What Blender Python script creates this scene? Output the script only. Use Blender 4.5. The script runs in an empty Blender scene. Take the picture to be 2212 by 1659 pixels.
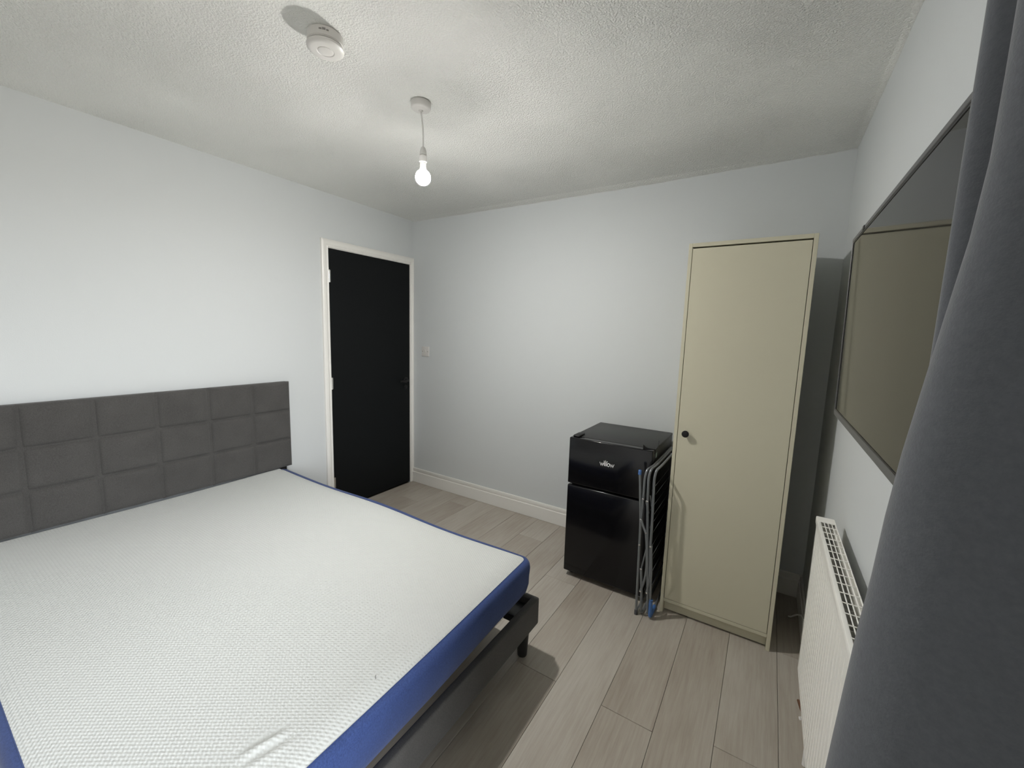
import bpy, bmesh, math, random
from mathutils import Vector, Matrix
random.seed(7)
S = bpy.context.scene
COL = S.collection

# ------------------------------------------------------------------ camera
CX, CY, CZ = 2.7613, -2.6749, 1.4263
YAW, PITCH, ROLL, FPX = -0.5611, -0.1267, 0.0301, 882.26
fwd = Vector((math.sin(YAW) * math.cos(PITCH), math.cos(YAW) * math.cos(PITCH), math.sin(PITCH)))
rt = Vector((math.cos(YAW), -math.sin(YAW), 0))
up = rt.cross(fwd)
r2 = rt * math.cos(ROLL) + up * math.sin(ROLL)
u2 = -rt * math.sin(ROLL) + up * math.cos(ROLL)
cam = bpy.data.cameras.new('camera')
cam.sensor_fit = 'HORIZONTAL'; cam.sensor_width = 36.0
cam.lens = FPX / 2212 * 36.0
cam.clip_start = 0.01
co = bpy.data.objects.new('camera', cam)
m = Matrix((r2, u2, -fwd)).transposed().to_4x4()
m.translation = (CX, CY, CZ)
co.matrix_world = m
COL.objects.link(co)
S.camera = co

# ------------------------------------------------------------------ world, light, exposure
W, H, YF = 3.027, 2.365, -3.25          # room width, height, front wall
WY0, WY1, WZ0, WZ1 = -3.05, -2.30, 0.12, 2.10   # window opening in the right wall

world = bpy.data.worlds.new('sky'); S.world = world
world.use_nodes = True
bg = world.node_tree.nodes['Background']
# plain overcast sky above the horizon, dull ground below it
wn, wl = world.node_tree.nodes, world.node_tree.links
wg = wn.new('ShaderNodeNewGeometry'); wsp = wn.new('ShaderNodeSeparateXYZ'); wl.new(wg.outputs['Incoming'], wsp.inputs[0])
wmr = wn.new('ShaderNodeMapRange')
for k_, v_ in (('From Min', 0.03), ('From Max', -0.03), ('To Min', 0.0), ('To Max', 1.0)): wmr.inputs[k_].default_value = v_
wl.new(wsp.outputs[2], wmr.inputs['Value'])
wmx = wn.new('ShaderNodeMix'); wmx.data_type = 'RGBA'
wl.new(wmr.outputs['Result'], wmx.inputs[0])
wmx.inputs[6].default_value = (0.20, 0.19, 0.17, 1); wmx.inputs[7].default_value = (0.93, 0.965, 1.0, 1)
wl.new(wmx.outputs[2], bg.inputs['Color'])
bg.inputs['Strength'].default_value = 28.0
la = bpy.data.lights.new('window_portal', 'AREA')
la.shape = 'RECTANGLE'; la.size = WZ1 - WZ0; la.size_y = WY1 - WY0
la.cycles.is_portal = True
lo = bpy.data.objects.new('window_portal', la)
lo.location = (W + 0.09, (WY0 + WY1) / 2, (WZ0 + WZ1) / 2)
lo.rotation_euler = (0, math.radians(90), 0)
COL.objects.link(lo)
BULB_STRENGTH = 2450.0
BULB_COLOR = (1.0, 0.975, 0.93, 1)

S.view_settings.view_transform = 'Standard'
S.view_settings.look = 'None'
S.view_settings.exposure = 0.06
S.view_settings.gamma = 1.0
S.view_settings.use_curve_mapping = False
S.cycles.max_bounces = 12
S.cycles.diffuse_bounces = 8
S.cycles.sample_clamp_indirect = 6.0
S.cycles.caustics_reflective = False
S.cycles.caustics_refractive = False


# ------------------------------------------------------------------ materials
def srgb(r, g, b):
    f = lambda c: (c / 255 / 12.92) if c / 255 <= 0.04045 else ((c / 255 + 0.055) / 1.055) ** 2.4
    return (f(r), f(g), f(b), 1)


class NT:
    def __init__(self, name):
        self.m = bpy.data.materials.new(name); self.m.use_nodes = True
        self.t = self.m.node_tree; self.n = self.t.nodes; self.l = self.t.links
        self.b = self.n['Principled BSDF']

    def node(self, kind, **kw):
        nd = self.n.new(kind)
        for k, v in kw.items():
            if k in nd.inputs.keys():
                nd.inputs[k].default_value = v
            else:
                setattr(nd, k, v)
        return nd

    def link(self, a, b):
        self.l.new(a, b)

    def coord(self, what='Object'):
        return self.node('ShaderNodeTexCoord').outputs[what]

    def pos(self):
        return self.node('ShaderNodeNewGeometry').outputs['Position']

    def mapping(self, src, scale=(1, 1, 1)):
        mp = self.node('ShaderNodeMapping'); mp.inputs['Scale'].default_value = scale
        self.link(src, mp.inputs['Vector']); return mp.outputs['Vector']

    def noise(self, vec, scale, detail=3, rough=0.5):
        nz = self.node('ShaderNodeTexNoise', Scale=scale, Detail=detail, Roughness=rough)
        self.link(vec, nz.inputs['Vector']); return nz.outputs['Fac']

    def math(self, op, a, b=None):
        md = self.node('ShaderNodeMath', operation=op)
        for i, v in enumerate((a, b)):
            if v is None: continue
            if isinstance(v, (int, float)): md.inputs[i].default_value = v
            else: self.link(v, md.inputs[i])
        return md.outputs[0]

    def ramp(self, fac, stops):
        rp = self.node('ShaderNodeValToRGB'); e = rp.color_ramp.elements
        e[0].position, e[0].color = stops[0]; e[1].position, e[1].color = stops[-1]
        for p, c in stops[1:-1]:
            k = e.new(p); k.color = c
        self.link(fac, rp.inputs['Fac']); return rp.outputs['Color']

    def bump(self, h, strength, dist=0.01):
        bp = self.node('ShaderNodeBump', Strength=strength, Distance=dist)
        self.link(h, bp.inputs['Height']); self.link(bp.outputs['Normal'], self.b.inputs['Normal'])
        return bp

    def base(self, c):
        if isinstance(c, tuple): self.b.inputs['Base Color'].default_value = c
        else: self.link(c, self.b.inputs['Base Color'])


def mat(name, color, rough=0.5, metal=0.0, spec=0.5, bump=None, vary=0.0, sheen=0.0):
    t = NT(name)
    t.b.inputs['Roughness'].default_value = rough
    t.b.inputs['Metallic'].default_value = metal
    t.b.inputs['Specular IOR Level'].default_value = spec
    if sheen: t.b.inputs['Sheen Weight'].default_value = sheen
    if vary:
        nz = t.noise(t.pos(), 6, 4)
        lo_ = tuple(c * (1 - vary) for c in color[:3]) + (1,)
        hi_ = tuple(min(1, c * (1 + vary)) for c in color[:3]) + (1,)
        t.base(t.ramp(nz, [(0.3, lo_), (0.7, hi_)]))
    else:
        t.base(color)
    if bump:
        sc, st, ds = bump
        t.bump(t.noise(t.pos(), sc, 4), st, ds)
    return t.m


M = {}
M['wall'] = mat('wall_paint', (0.575, 0.597, 0.605, 1), 0.6, spec=0.25, bump=(220, 0.12, 0.002))
M['white_paint'] = mat('white_gloss_paint', (0.74, 0.73, 0.70, 1), 0.35, bump=(60, 0.03, 0.002))
M['white_plastic'] = mat('white_plastic', (0.80, 0.79, 0.77, 1), 0.35)
M['soft_plastic'] = mat('off_white_plastic', (0.64, 0.625, 0.605, 1), 0.38)
M['plastic_dark'] = mat('dark_slot', (0.03, 0.03, 0.03, 1), 0.6)
M['black_door'] = mat('black_door_paint', (0.005, 0.006, 0.0065, 1), 0.55, spec=0.15, bump=(90, 0.05, 0.002))
M['black_metal'] = mat('black_metal', (0.006, 0.006, 0.007, 1), 0.45, spec=0.3)
M['chrome'] = mat('brushed_steel', (0.75, 0.74, 0.72, 1), 0.25, metal=1.0)
M['wardrobe'] = mat('beige_laminate', (0.50, 0.475, 0.365, 1), 0.45, spec=0.4, bump=(700, 0.03, 0.001))
M['black_gloss'] = mat('black_gloss_door', (0.004, 0.004, 0.005, 1), 0.14, spec=0.34, bump=(400, 0.02, 0.001))
M['fridge_body'] = mat('black_textured_steel', (0.009, 0.0095, 0.0095, 1), 0.42, bump=(500, 0.12, 0.001))
M['logo'] = mat('white_print', (0.85, 0.85, 0.85, 1), 0.4)
M['sticker'] = mat('pale_green_sticker', (0.30, 0.40, 0.36, 1), 0.5)
M['airer'] = mat('grey_coated_steel', (0.17, 0.18, 0.19, 1), 0.32, metal=0.3)
M['wire'] = mat('thin_grey_wire', (0.10, 0.105, 0.11, 1), 0.45, metal=0.2)
M['blue_plastic'] = mat('blue_plastic', (0.055, 0.14, 0.36, 1), 0.4)
M['grey_cap'] = mat('dark_grey_rubber', (0.05, 0.05, 0.055, 1), 0.6)
M['tv_bezel'] = mat('tv_bezel_plastic', (0.085, 0.085, 0.09, 1), 0.42)
M['tv_black'] = mat('tv_black_edge', (0.004, 0.004, 0.004, 1), 0.4)
M['tv_screen'] = mat('tv_screen_glass', (0.010, 0.010, 0.011, 1), 0.06, spec=0.23)
M['radiator'] = mat('white_enamel', (0.87, 0.86, 0.82, 1), 0.3)
M['copper'] = mat('dull_copper', (0.25, 0.13, 0.08, 1), 0.4, metal=0.8)
M['leg_black'] = mat('black_plastic_leg', (0.010, 0.010, 0.011, 1), 0.4)
M['slat_wood'] = mat('pale_slat_wood', (0.5, 0.38, 0.24, 1), 0.6, vary=0.15)
M['gap_dark'] = mat('dark_underlay', (0.06, 0.05, 0.04, 1), 0.9)


def fabric(name, col, vary=0.18, scale=900, strength=0.35, sheen=0.15):
    t = NT(name); t.b.inputs['Roughness'].default_value = 0.9
    t.b.inputs['Specular IOR Level'].default_value = 0.15
    t.b.inputs['Sheen Weight'].default_value = sheen
    p = t.pos()
    fine = t.noise(p, scale * 0.35, 3, 0.7)
    big = t.noise(p, 9, 3)
    f = t.math('ADD', t.math('MULTIPLY', fine, 0.75), t.math('MULTIPLY', big, 0.25))
    lo_ = tuple(c * (1 - vary * 1.6) for c in col[:3]) + (1,)
    hi_ = tuple(c * (1 + vary * 1.6) for c in col[:3]) + (1,)
    t.base(t.ramp(f, [(0.32, lo_), (0.68, hi_)]))
    t.bump(t.noise(p, scale, 2), strength, 0.0015)
    return t.m


M['charcoal'] = fabric('charcoal_linen', (0.062, 0.060, 0.058))
M['navy'] = fabric('navy_velour', (0.033, 0.057, 0.165), 0.16, 700, 0.25, 0.12)
M['curtain'] = fabric('slate_blackout_fabric', (0.095, 0.101, 0.114), 0.06, 500, 0.2, 0.25)

# ceiling: stippled textured coating
t = NT('textured_ceiling'); t.base((0.84, 0.845, 0.82, 1)); t.b.inputs['Roughness'].default_value = 0.75
t.b.inputs['Specular IOR Level'].default_value = 0.25
p = t.pos()
st = t.noise(p, 150, 3, 0.55)
st2 = t.ramp(st, [(0.40, (0, 0, 0, 1)), (0.62, (1, 1, 1, 1))])
mask = t.ramp(t.noise(p, 1.1, 3, 0.6), [(0.38, (0.40, 0.40, 0.40, 1)), (0.6, (1, 1, 1, 1))])
hh = t.math('MULTIPLY', st2, mask)
und = t.noise(t.mapping(p, (1.6, 2.2, 1)), 2.6, 3, 0.5)
hh = t.math('ADD', hh, t.math('MULTIPLY', und, 2.0))
t.bump(hh, 1.0, 0.0038)
M['ceiling'] = t.m

# laminate floor plank
t = NT('grey_oak_laminate'); t.b.inputs['Roughness'].default_value = 0.42
t.b.inputs['Specular IOR Level'].default_value = 0.35
rnd = t.node('ShaderNodeObjectInfo').outputs['Random']
off = t.node('ShaderNodeCombineXYZ')
t.link(t.math('MULTIPLY', rnd, 37.0), off.inputs[0]); t.link(t.math('MULTIPLY', rnd, 91.0), off.inputs[1])
add = t.node('ShaderNodeVectorMath', operation='ADD')
t.link(t.pos(), add.inputs[0]); t.link(off.outputs[0], add.inputs[1])
pp = add.outputs[0]
grain = t.noise(t.mapping(pp, (26, 1.4, 1)), 3.2, 6, 0.62)
fine = t.noise(t.mapping(pp, (150, 4.0, 1)), 3.0, 3, 0.6)
blot = t.noise(t.mapping(pp, (3.0, 1.1, 1)), 1.7, 3)
g = t.math('ADD', t.math('MULTIPLY', grain, 0.42), t.math('ADD', t.math('MULTIPLY', fine, 0.16), t.math('MULTIPLY', blot, 0.42)))
g = t.math('ADD', g, t.math('MULTIPLY', t.math('SUBTRACT', rnd, 0.5), 0.14))
col = t.ramp(g, [(0.28, (0.262, 0.222, 0.187, 1)), (0.45, (0.340, 0.304, 0.260, 1)), (0.60, (0.400, 0.370, 0.324, 1)), (0.76, (0.455, 0.43, 0.383, 1))])
vor = t.node('ShaderNodeTexVoronoi', Scale=1.0); vor.feature = 'F1'
t.link(t.mapping(pp, (3.4, 1.5, 1)), vor.inputs['Vector'])
knot = t.ramp(vor.outputs['Distance'], [(0.02, (1, 1, 1, 1)), (0.075, (0, 0, 0, 1))])
mx = t.node('ShaderNodeMix', data_type='RGBA')
t.link(t.math('MULTIPLY', knot, 0.55), mx.inputs[0]); t.link(col, mx.inputs[6]); mx.inputs[7].default_value = (0.13, 0.10, 0.08, 1)
t.base(mx.outputs[2])
t.bump(t.math('ADD', grain, fine), 0.08, 0.002)
M['plank'] = t.m

# knitted mattress cover
t = NT('white_knit_cover'); t.base((0.50, 0.515, 0.505, 1)); t.b.inputs['Roughness'].default_value = 0.85
t.b.inputs['Specular IOR Level'].default_value = 0.2; t.b.inputs['Sheen Weight'].default_value = 0.2
sep = t.node('ShaderNodeSeparateXYZ'); t.link(t.pos(), sep.inputs[0])
wob = t.noise(t.pos(), 14, 2)
ux = t.math('ADD', t.math('MULTIPLY', sep.outputs[0], 2 * math.pi / 0.0150), t.math('MULTIPLY', wob, 3.0))
uy = t.math('ADD', t.math('MULTIPLY', sep.outputs[1], 2 * math.pi / 0.0105), t.math('MULTIPLY', wob, 2.0))
sx = t.math('SINE', ux); sy = t.math('SINE', uy)
wv = t.math('MULTIPLY', sx, sy)
wv = t.math('ADD', wv, t.math('MULTIPLY', sy, 0.6))
wv = t.math('ADD', wv, t.math('MULTIPLY', t.noise(t.pos(), 160, 2), 0.8))
t.bump(wv, 0.50, 0.0017)
M['knit'] = t.m

t = NT('window_glass')
tr = t.node('ShaderNodeBsdfTransparent'); gl = t.node('ShaderNodeBsdfGlossy', Roughness=0.02)
fr = t.node('ShaderNodeFresnel', IOR=1.45); ms = t.node('ShaderNodeMixShader')
t.link(fr.outputs[0], ms.inputs[0]); t.link(tr.outputs[0], ms.inputs[1]); t.link(gl.outputs[0], ms.inputs[2])
t.link(ms.outputs[0], t.n['Material Output'].inputs['Surface'])
M['glass'] = t.m

t = NT('lit_bulb')
t.base((0.9, 0.9, 0.9, 1))
t.b.inputs['Emission Color'].default_value = BULB_COLOR
# frosted globe over a downward-facing LED board: the upper shoulder glows far less than the lower dome
sepn = t.node('ShaderNodeSeparateXYZ'); t.link(t.node('ShaderNodeNewGeometry').outputs['Normal'], sepn.inputs[0])
mr = t.node('ShaderNodeMapRange'); mr.interpolation_type = 'SMOOTHSTEP'
for k_, v_ in (('From Min', -0.10), ('From Max', -0.60), ('To Min', 60.0), ('To Max', BULB_STRENGTH)): mr.inputs[k_].default_value = v_
t.link(sepn.outputs[2], mr.inputs['Value']); t.link(mr.outputs['Result'], t.b.inputs['Emission Strength'])
M['bulb'] = t.m


# ------------------------------------------------------------------ mesh helpers
def box(bm, x0, x1, y0, y1, z0, z1, bev=0.0, seg=2):
    r = bmesh.ops.create_cube(bm, size=1.0)
    vs = r['verts']
    for v in vs:
        v.co = Vector((x0 + (v.co.x + .5) * (x1 - x0), y0 + (v.co.y + .5) * (y1 - y0), z0 + (v.co.z + .5) * (z1 - z0)))
    if bev > 0:
        es = list({e for v in vs for e in v.link_edges})
        bmesh.ops.bevel(bm, geom=es, offset=bev, segments=seg, profile=0.5, affect='EDGES', clamp_overlap=True)
    return bm


def fillet(pts, rad, n=6):
    out = [Vector(pts[0])]
    for i in range(1, len(pts) - 1):
        a, b, c = Vector(pts[i - 1]), Vector(pts[i]), Vector(pts[i + 1])
        d1, d2 = (a - b), (c - b)
        r = min(rad, d1.length * .48, d2.length * .48)
        p0, p1 = b + d1.normalized() * r, b + d2.normalized() * r
        for k in range(n + 1):
            s = k / n
            out.append(p0 * (1 - s) ** 2 + b * 2 * s * (1 - s) + p1 * s * s)
    out.append(Vector(pts[-1]))
    return out


def tube(bm, pts, r, sides=10, radii=None):
    pts = [Vector(p) for p in pts]
    n = len(pts); rings = []
    tan = [(pts[min(i + 1, n - 1)] - pts[max(i - 1, 0)]).normalized() for i in range(n)]
    ref = Vector((0, 0, 1)) if abs(tan[0].z) < 0.9 else Vector((1, 0, 0))
    nrm = (ref - tan[0] * ref.dot(tan[0])).normalized()
    for i in range(n):
        nrm = (nrm - tan[i] * nrm.dot(tan[i])).normalized()
        bi = tan[i].cross(nrm)
        rr = radii[i] if radii else r
        rings.append([bm.verts.new(pts[i] + (nrm * math.cos(a) + bi * math.sin(a)) * rr)
                      for a in [2 * math.pi * k / sides for k in range(sides)]])
    for i in range(n - 1):
        for k in range(sides):
            bm.faces.new((rings[i][k], rings[i][(k + 1) % sides], rings[i + 1][(k + 1) % sides], rings[i + 1][k]))
    bm.faces.new(list(reversed(rings[0]))); bm.faces.new(rings[-1])
    return bm


def lathe(bm, prof, c=(0, 0, 0), sides=40, axis='z', caps=True):
    rings = []
    for r, h in prof:
        ring = []
        for k in range(sides):
            a = 2 * math.pi * k / sides
            u, v = r * math.cos(a), r * math.sin(a)
            if axis == 'z': p = Vector((u, v, h))
            elif axis == 'x': p = Vector((h, u, v))
            else: p = Vector((u, h, v))
            ring.append(bm.verts.new(p + Vector(c)))
        rings.append(ring)
    for i in range(len(rings) - 1):
        for k in range(sides):
            bm.faces.new((rings[i][k], rings[i][(k + 1) % sides], rings[i + 1][(k + 1) % sides], rings[i + 1][k]))
    if caps:
        bm.faces.new(list(reversed(rings[0]))); bm.faces.new(rings[-1])
    return bm


def obj(name, bm, m, parent=None, smooth=True, angle=35):
    bmesh.ops.recalc_face_normals(bm, faces=bm.faces)
    me = bpy.data.meshes.new(name); bm.to_mesh(me); bm.free()
    me.materials.append(m)
    if smooth:
        me.polygons.foreach_set('use_smooth', [True] * len(me.polygons))
        me.set_sharp_from_angle(angle=math.radians(angle))
    o = bpy.data.objects.new(name, me); COL.objects.link(o)
    if parent is not None:
        o.parent = parent
        o.matrix_parent_inverse = parent.matrix_world.inverted()
    return o


def B(): return bmesh.new()


def thing(name, label, cat, loc=(0, 0, 0)):
    o = bpy.data.objects.new(name, None); o.empty_display_size = 0.1
    o.matrix_world = Matrix.Translation(loc)
    COL.objects.link(o); o['label'] = label; o['category'] = cat
    return o


def tag(o, label, cat):
    o['label'] = label; o['category'] = cat; return o


def struct(o, label=None, cat=None):
    o['kind'] = 'structure'
    if label: o['label'] = label
    if cat: o['category'] = cat
    return o


# ================================================================== ROOM SHELL
TH = 0.10
floor = struct(obj('floor', box(B(), -TH, W + TH, YF - TH, TH, -0.08, -0.012), M['gap_dark']),
               'grey oak laminate floor laid in long planks', 'floor')
# planks: rows run along y
P0, PW, PL = 1.944, 0.1938, 1.29
joints = {0: -1.272, -1: -0.63, 1: -0.40, 2: -1.27, 3: -0.20, 4: -1.20, 5: -0.55, -2: -1.10, -3: -0.30, -4: -0.9}
first = None
for k in range(-11, 7):
    xa, xb = max(0.0, P0 + k * PW), min(W, P0 + (k + 1) * PW)
    if xb - xa < 0.01: continue
    j = joints.get(k, -0.15 - (k * 0.47) % 1.1)
    while j < 0: j += PL
    ye = j
    while ye > YF:
        y1, y0 = min(0.0, ye), max(YF, ye - PL)
        ye -= PL
        if y1 - y0 < 0.01: continue
        obj('floor_plank', box(B(), xa + .0006, xb - .0006, y0 + .0006, y1 - .0006, -0.012, random.uniform(-.0004, 0), 0.0011, 1),
            M['plank'], floor, angle=20)

# left wall with door opening
DY0, DY1, DZ = -0.829, -0.034, 1.992
bm = B()
box(bm, -TH, 0, YF - TH, DY0, -0.08, H)
box(bm, -TH, 0, DY1, TH, -0.08, H)
box(bm, -TH, 0, DY0, DY1, DZ, H)
box(bm, -TH - 0.02, -TH, DY0 - .05, DY1 + .05, -0.08, DZ + .05)  # unseen panel added behind the door to stop light leaking through its gaps
struct(obj('wall_left', bm, M['wall'], smooth=False), 'pale grey painted wall behind the headboard', 'wall')
struct(obj('wall_back', box(B(), 0, W, 0, TH, -0.08, H), M['wall'], smooth=False), 'pale grey painted wall behind the black fridge', 'wall')
struct(obj('wall_front', box(B(), 0, W, YF - TH, YF, -0.08, H), M['white_paint'], smooth=False))  # unseen wall, made white to bounce more light into the room
bm = B()
box(bm, W, W + TH, YF - TH, WY0, -0.08, H)
box(bm, W, W + TH, WY1, TH, -0.08, H)
box(bm, W, W + TH, WY0, WY1, -0.08, WZ0)
box(bm, W, W + TH, WY0, WY1, WZ1, H)
struct(obj('wall_right', bm, M['wall'], smooth=False), 'pale grey painted wall carrying the television and radiator', 'wall')

ceil = struct(obj('ceiling', box(B(), -TH, W + TH, YF - TH, TH, H, H + 0.08), M['ceiling'], smooth=False),
              'white ceiling with a stippled textured coating', 'ceiling')
# ragged lip of the ceiling coating along the back and right walls
bm = B()
def lip(bm, f, n, depth):
    prev = None
    for i in range(n + 1):
        s = i / n
        a, d, drop = f(s)
        q = [bm.verts.new(a + Vector((0, 0, 0.002))), bm.verts.new(a + d * depth + Vector((0, 0, 0.002))),
             bm.verts.new(a + d * depth * .45 + Vector((0, 0, -drop * .75))), bm.verts.new(a + Vector((0, 0, -drop)))]
        if prev:
            for e in range(4):
                bm.faces.new((prev[e], prev[(e + 1) % 4], q[(e + 1) % 4], q[e]))
        else:
            bm.faces.new(q)
        prev = q
    bm.faces.new(list(reversed(prev)))
lip(bm, lambda s: (Vector((s * W, 0.0, H)), Vector((0, -1, 0)), 0.002 + 0.013 * math.sin(math.pi * s) ** .7 + random.uniform(-.0018, .0018)), 90, 0.06)
obj('coating_lip', bm, M['ceiling'], ceil, angle=60)
bm = B()
lip(bm, lambda s: (Vector((W, -s * 2.0, H)), Vector((-1, 0, 0)), 0.005 + random.uniform(-.002, .002)), 70, 0.025)
obj('coating_lip', bm, M['ceiling'], ceil, angle=60)

# baseboards
def skirting(name, x0, x1, y0, y1, label=None):
    bm = B()
    along_x = abs(x1 - x0) > abs(y1 - y0)
    box(bm, x0, x1, y0, y1, 0.0, 0.098, 0.002, 1)
    e = 0.004
    if along_x: box(bm, x0, x1, y0 + e, y1, 0.101, 0.135, 0.006, 2); box(bm, x0, x1, y0 + e + .0012, y1, 0.09, 0.11)
    elif x0 < 1: box(bm, x0, x1 - e, y0, y1, 0.101, 0.135, 0.006, 2); box(bm, x0, x1 - e - .0012, y0, y1, 0.09, 0.11)
    else: box(bm, x0 + e, x1, y0, y1, 0.101, 0.135, 0.006, 2); box(bm, x0 + e + .0012, x1, y0, y1, 0.09, 0.11)
    return struct(obj(name, bm, M['white_paint']), label, 'skirting board' if label else None)
skirting('baseboard_back', 0.0, W, -0.018, 0.0, 'white moulded skirting board along the back wall')
skirting('baseboard_right', W - 0.018, W, YF, -0.018, 'white skirting board at the foot of the radiator wall')
skirting('baseboard_left', 0.0, 0.018, YF, -0.888)
skirting('baseboard_front', 0.018, W - 0.018, YF, YF + 0.018)

# ------------------------------------------------------------------ door
door = struct(obj('door_1', box(B(), -0.040, 0.001, -0.824, -0.0385, 0.007, 1.984, 0.002, 1), M['black_door']),
              'flat matt black door in the corner beside the bed', 'door')
for z in (0.225, 1.002, 1.790):
    bm = B()
    lathe(bm, [(0.0052, z - .045), (0.0052, z + .045)], (0.0055, -0.8255, 0), 12)
    for q in (-.045, -.018, .009, .036):
        lathe(bm, [(0.0062, z + q), (0.0062, z + q + .009)], (0.0055, -0.8255, 0), 12)
    box(bm, 0.0005, 0.0030, -0.824, -0.813, z - .043, z + .043)
    obj('hinge', bm, M['chrome'], door)
hd = obj('door_handle', lathe(B(), [(0.026, 0.001), (0.026, 0.008), (0.022, 0.011), (0.009, 0.011), (0.009, 0.045)], (0, -0.092, 0.968), 28, 'x'), M['black_metal'], door)
bm = B()
tube(bm, fillet([(0.03, -0.092, 0.968), (0.050, -0.092, 0.968), (0.052, -0.120, 0.970), (0.050, -0.200, 0.968)], 0.012), 0.008, 12)
obj('lever', bm, M['black_metal'], hd)
obj('keyhole_cover', lathe(B(), [(0.02, 0.001), (0.02, 0.005), (0.017, 0.007)], (0, -0.092, 0.905), 24, 'x'), M['black_metal'], door)

# frame (lining + stop + moulded architrave)
trim = B()
box(trim, -TH, 0.002, -0.855, -0.8275, 0, 1.9875 + .025, 0.001, 1)
box(trim, -TH, 0.002, -0.0355, -0.008, 0, 1.9875 + .025, 0.001, 1)
box(trim, -TH, 0.002, -0.8275, -0.0355, 1.9875, 2.0125, 0.001, 1)
box(trim, -0.055, -0.042, -0.8275, -0.815, 0, 1.9875)
box(trim, -0.055, -0.042, -0.048, -0.0355, 0, 1.9875)
box(trim, -0.055, -0.042, -0.815, -0.048, 1.975, 1.9875)
trim = struct(obj('trim_1', trim, M['white_paint']), 'white moulded frame around the black door', 'door frame')
# architrave profile: (offset from opening outward, proud of wall)
def arch(pa, pb, outward, prof):
    bm = B(); ra, rb = [], []
    for (o_, x_), (ma, mb) in zip(prof, [(p_[0], p_[0]) for p_ in prof]):
        ra.append(bm.verts.new((x_,) + tuple(pa[i] + outward[0][i] * o_ for i in (0, 1))))
        rb.append(bm.verts.new((x_,) + tuple(pb[i] + outward[1][i] * o_ for i in (0, 1))))
    n = len(ra)
    for i in range(n):
        j = (i + 1) % n
        bm.faces.new((ra[i], ra[j], rb[j], rb[i]))
    bm.faces.new(ra); bm.faces.new(list(reversed(rb)))
    return bm
prof = [(0, 0.0005), (0, 0.010), (0.006, 0.014), (0.012, 0.011), (0.016, 0.010), (0.019, 0.0145), (0.026, 0.0165), (0.050, 0.0185), (0.055, 0.015), (0.056, 0.0005)]
profr = [(0, 0.0005), (0, 0.010), (0.005, 0.014), (0.009, 0.011), (0.012, 0.010), (0.015, 0.0145), (0.018, 0.0165), (0.029, 0.0185), (0.0315, 0.016), (0.0315, 0.0005)]
YL, YR, ZT = -0.8305, -0.0325, 1.9905
obj('architrave', arch((YL, 0.0), (YL, ZT), [(-1, 0), (-1, 1)], prof), M['white_paint'], trim, angle=50)
obj('architrave', arch((YR, 0.0), (YR, ZT), [(1, 0), (1, 1.72)], profr), M['white_paint'], trim, angle=50)
obj('architrave', arch((YL, ZT), (YR, ZT), [(-1, 1), (0.56, 1)], prof), M['white_paint'], trim, angle=50)

# ------------------------------------------------------------------ window beside the camera (light source)
bm = B()
f = 0.045
for a in ((WY0, WY0 + f, WZ0, WZ1), (WY1 - f, WY1, WZ0, WZ1), (WY0 + f, WY1 - f, WZ0, WZ0 + f), (WY0 + f, WY1 - f, WZ1 - f, WZ1)):
    box(bm, W + 0.04, W + 0.085, *a, 0.004, 1)
win = struct(obj('window_1', bm, M['white_plastic']))
obj('pane', box(B(), W + 0.060, W + 0.066, WY0 + f, WY1 - f, WZ0 + f, WZ1 - f), M['glass'], win, smooth=False)

# ================================================================== BED
bed = thing('double_bed', 'charcoal upholstered double bed frame with a square-tufted headboard against the left wall', 'bed', (1.0, -1.885, 0))
HB0, HB1, HZ0, HZ1 = -2.59, -1.183, 0.480, 1.055
headboard = obj('headboard', box(B(), 0.022, 0.074, HB0, HB1, HZ0, HZ1, 0.012, 3), M['charcoal'], bed)
ncol, nrow = 6, 3
cw, rh = (HB1 - HB0) / ncol, (HZ1 - HZ0) / nrow
def pad(w, h, d, seed):
    """one padded square, pillowed with pulled-in seams"""
    rg = random.Random(seed); bm = B(); nx, nz = 16, 14; g = []
    ph = [rg.uniform(0, 6.28) for _ in range(4)]
    for i in range(nx + 1):
        row = []
        for j in range(nz + 1):
            u, v = i / nx * 2 - 1, j / nz * 2 - 1
            u = math.copysign(abs(u) ** 0.7, u); v = math.copysign(abs(v) ** 0.7, v)
            e = (1 - abs(u) ** 12) * (1 - abs(v) ** 12)
            hgt = d * (e ** 0.55 * (0.86 + 0.14 * (1 - u * u) * (1 - v * v)))
            hgt += 0.0012 * e * (math.sin(3.1 * u + ph[0]) + math.sin(4 * v + ph[1]))
            wob = 0.0012 * math.sin(5 * u + ph[2]) if abs(v) > .9 else 0
            row.append(bm.verts.new((0.066 + hgt, u * w / 2, v * h / 2 + wob)))
        g.append(row)
    for i in range(nx):
        for j in range(nz):
            bm.faces.new((g[i][j], g[i + 1][j], g[i + 1][j + 1], g[i][j + 1]))
    rim = [g[i][0] for i in range(nx + 1)] + [g[nx][j] for j in range(1, nz + 1)] + [g[i][nz] for i in range(nx - 1, -1, -1)] + [g[0][j] for j in range(nz - 1, 0, -1)]
    low = [bm.verts.new((0.056, v.co.y, v.co.z)) for v in rim]
    for i in range(len(rim)):
        k = (i + 1) % len(rim)
        bm.faces.new((rim[i], rim[k], low[k], low[i]))
    bm.faces.new(low)
    return bm
for c in range(ncol):
    for r in range(nrow):
        o = obj('padded_panel', pad(cw - .0006, rh - .0006, 0.020, c * 7 + r), M['charcoal'], None, angle=70)
        o.location = (0, HB0 + (c + .5) * cw, HZ0 + (r + .5) * rh)
        o.parent = headboard
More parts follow.
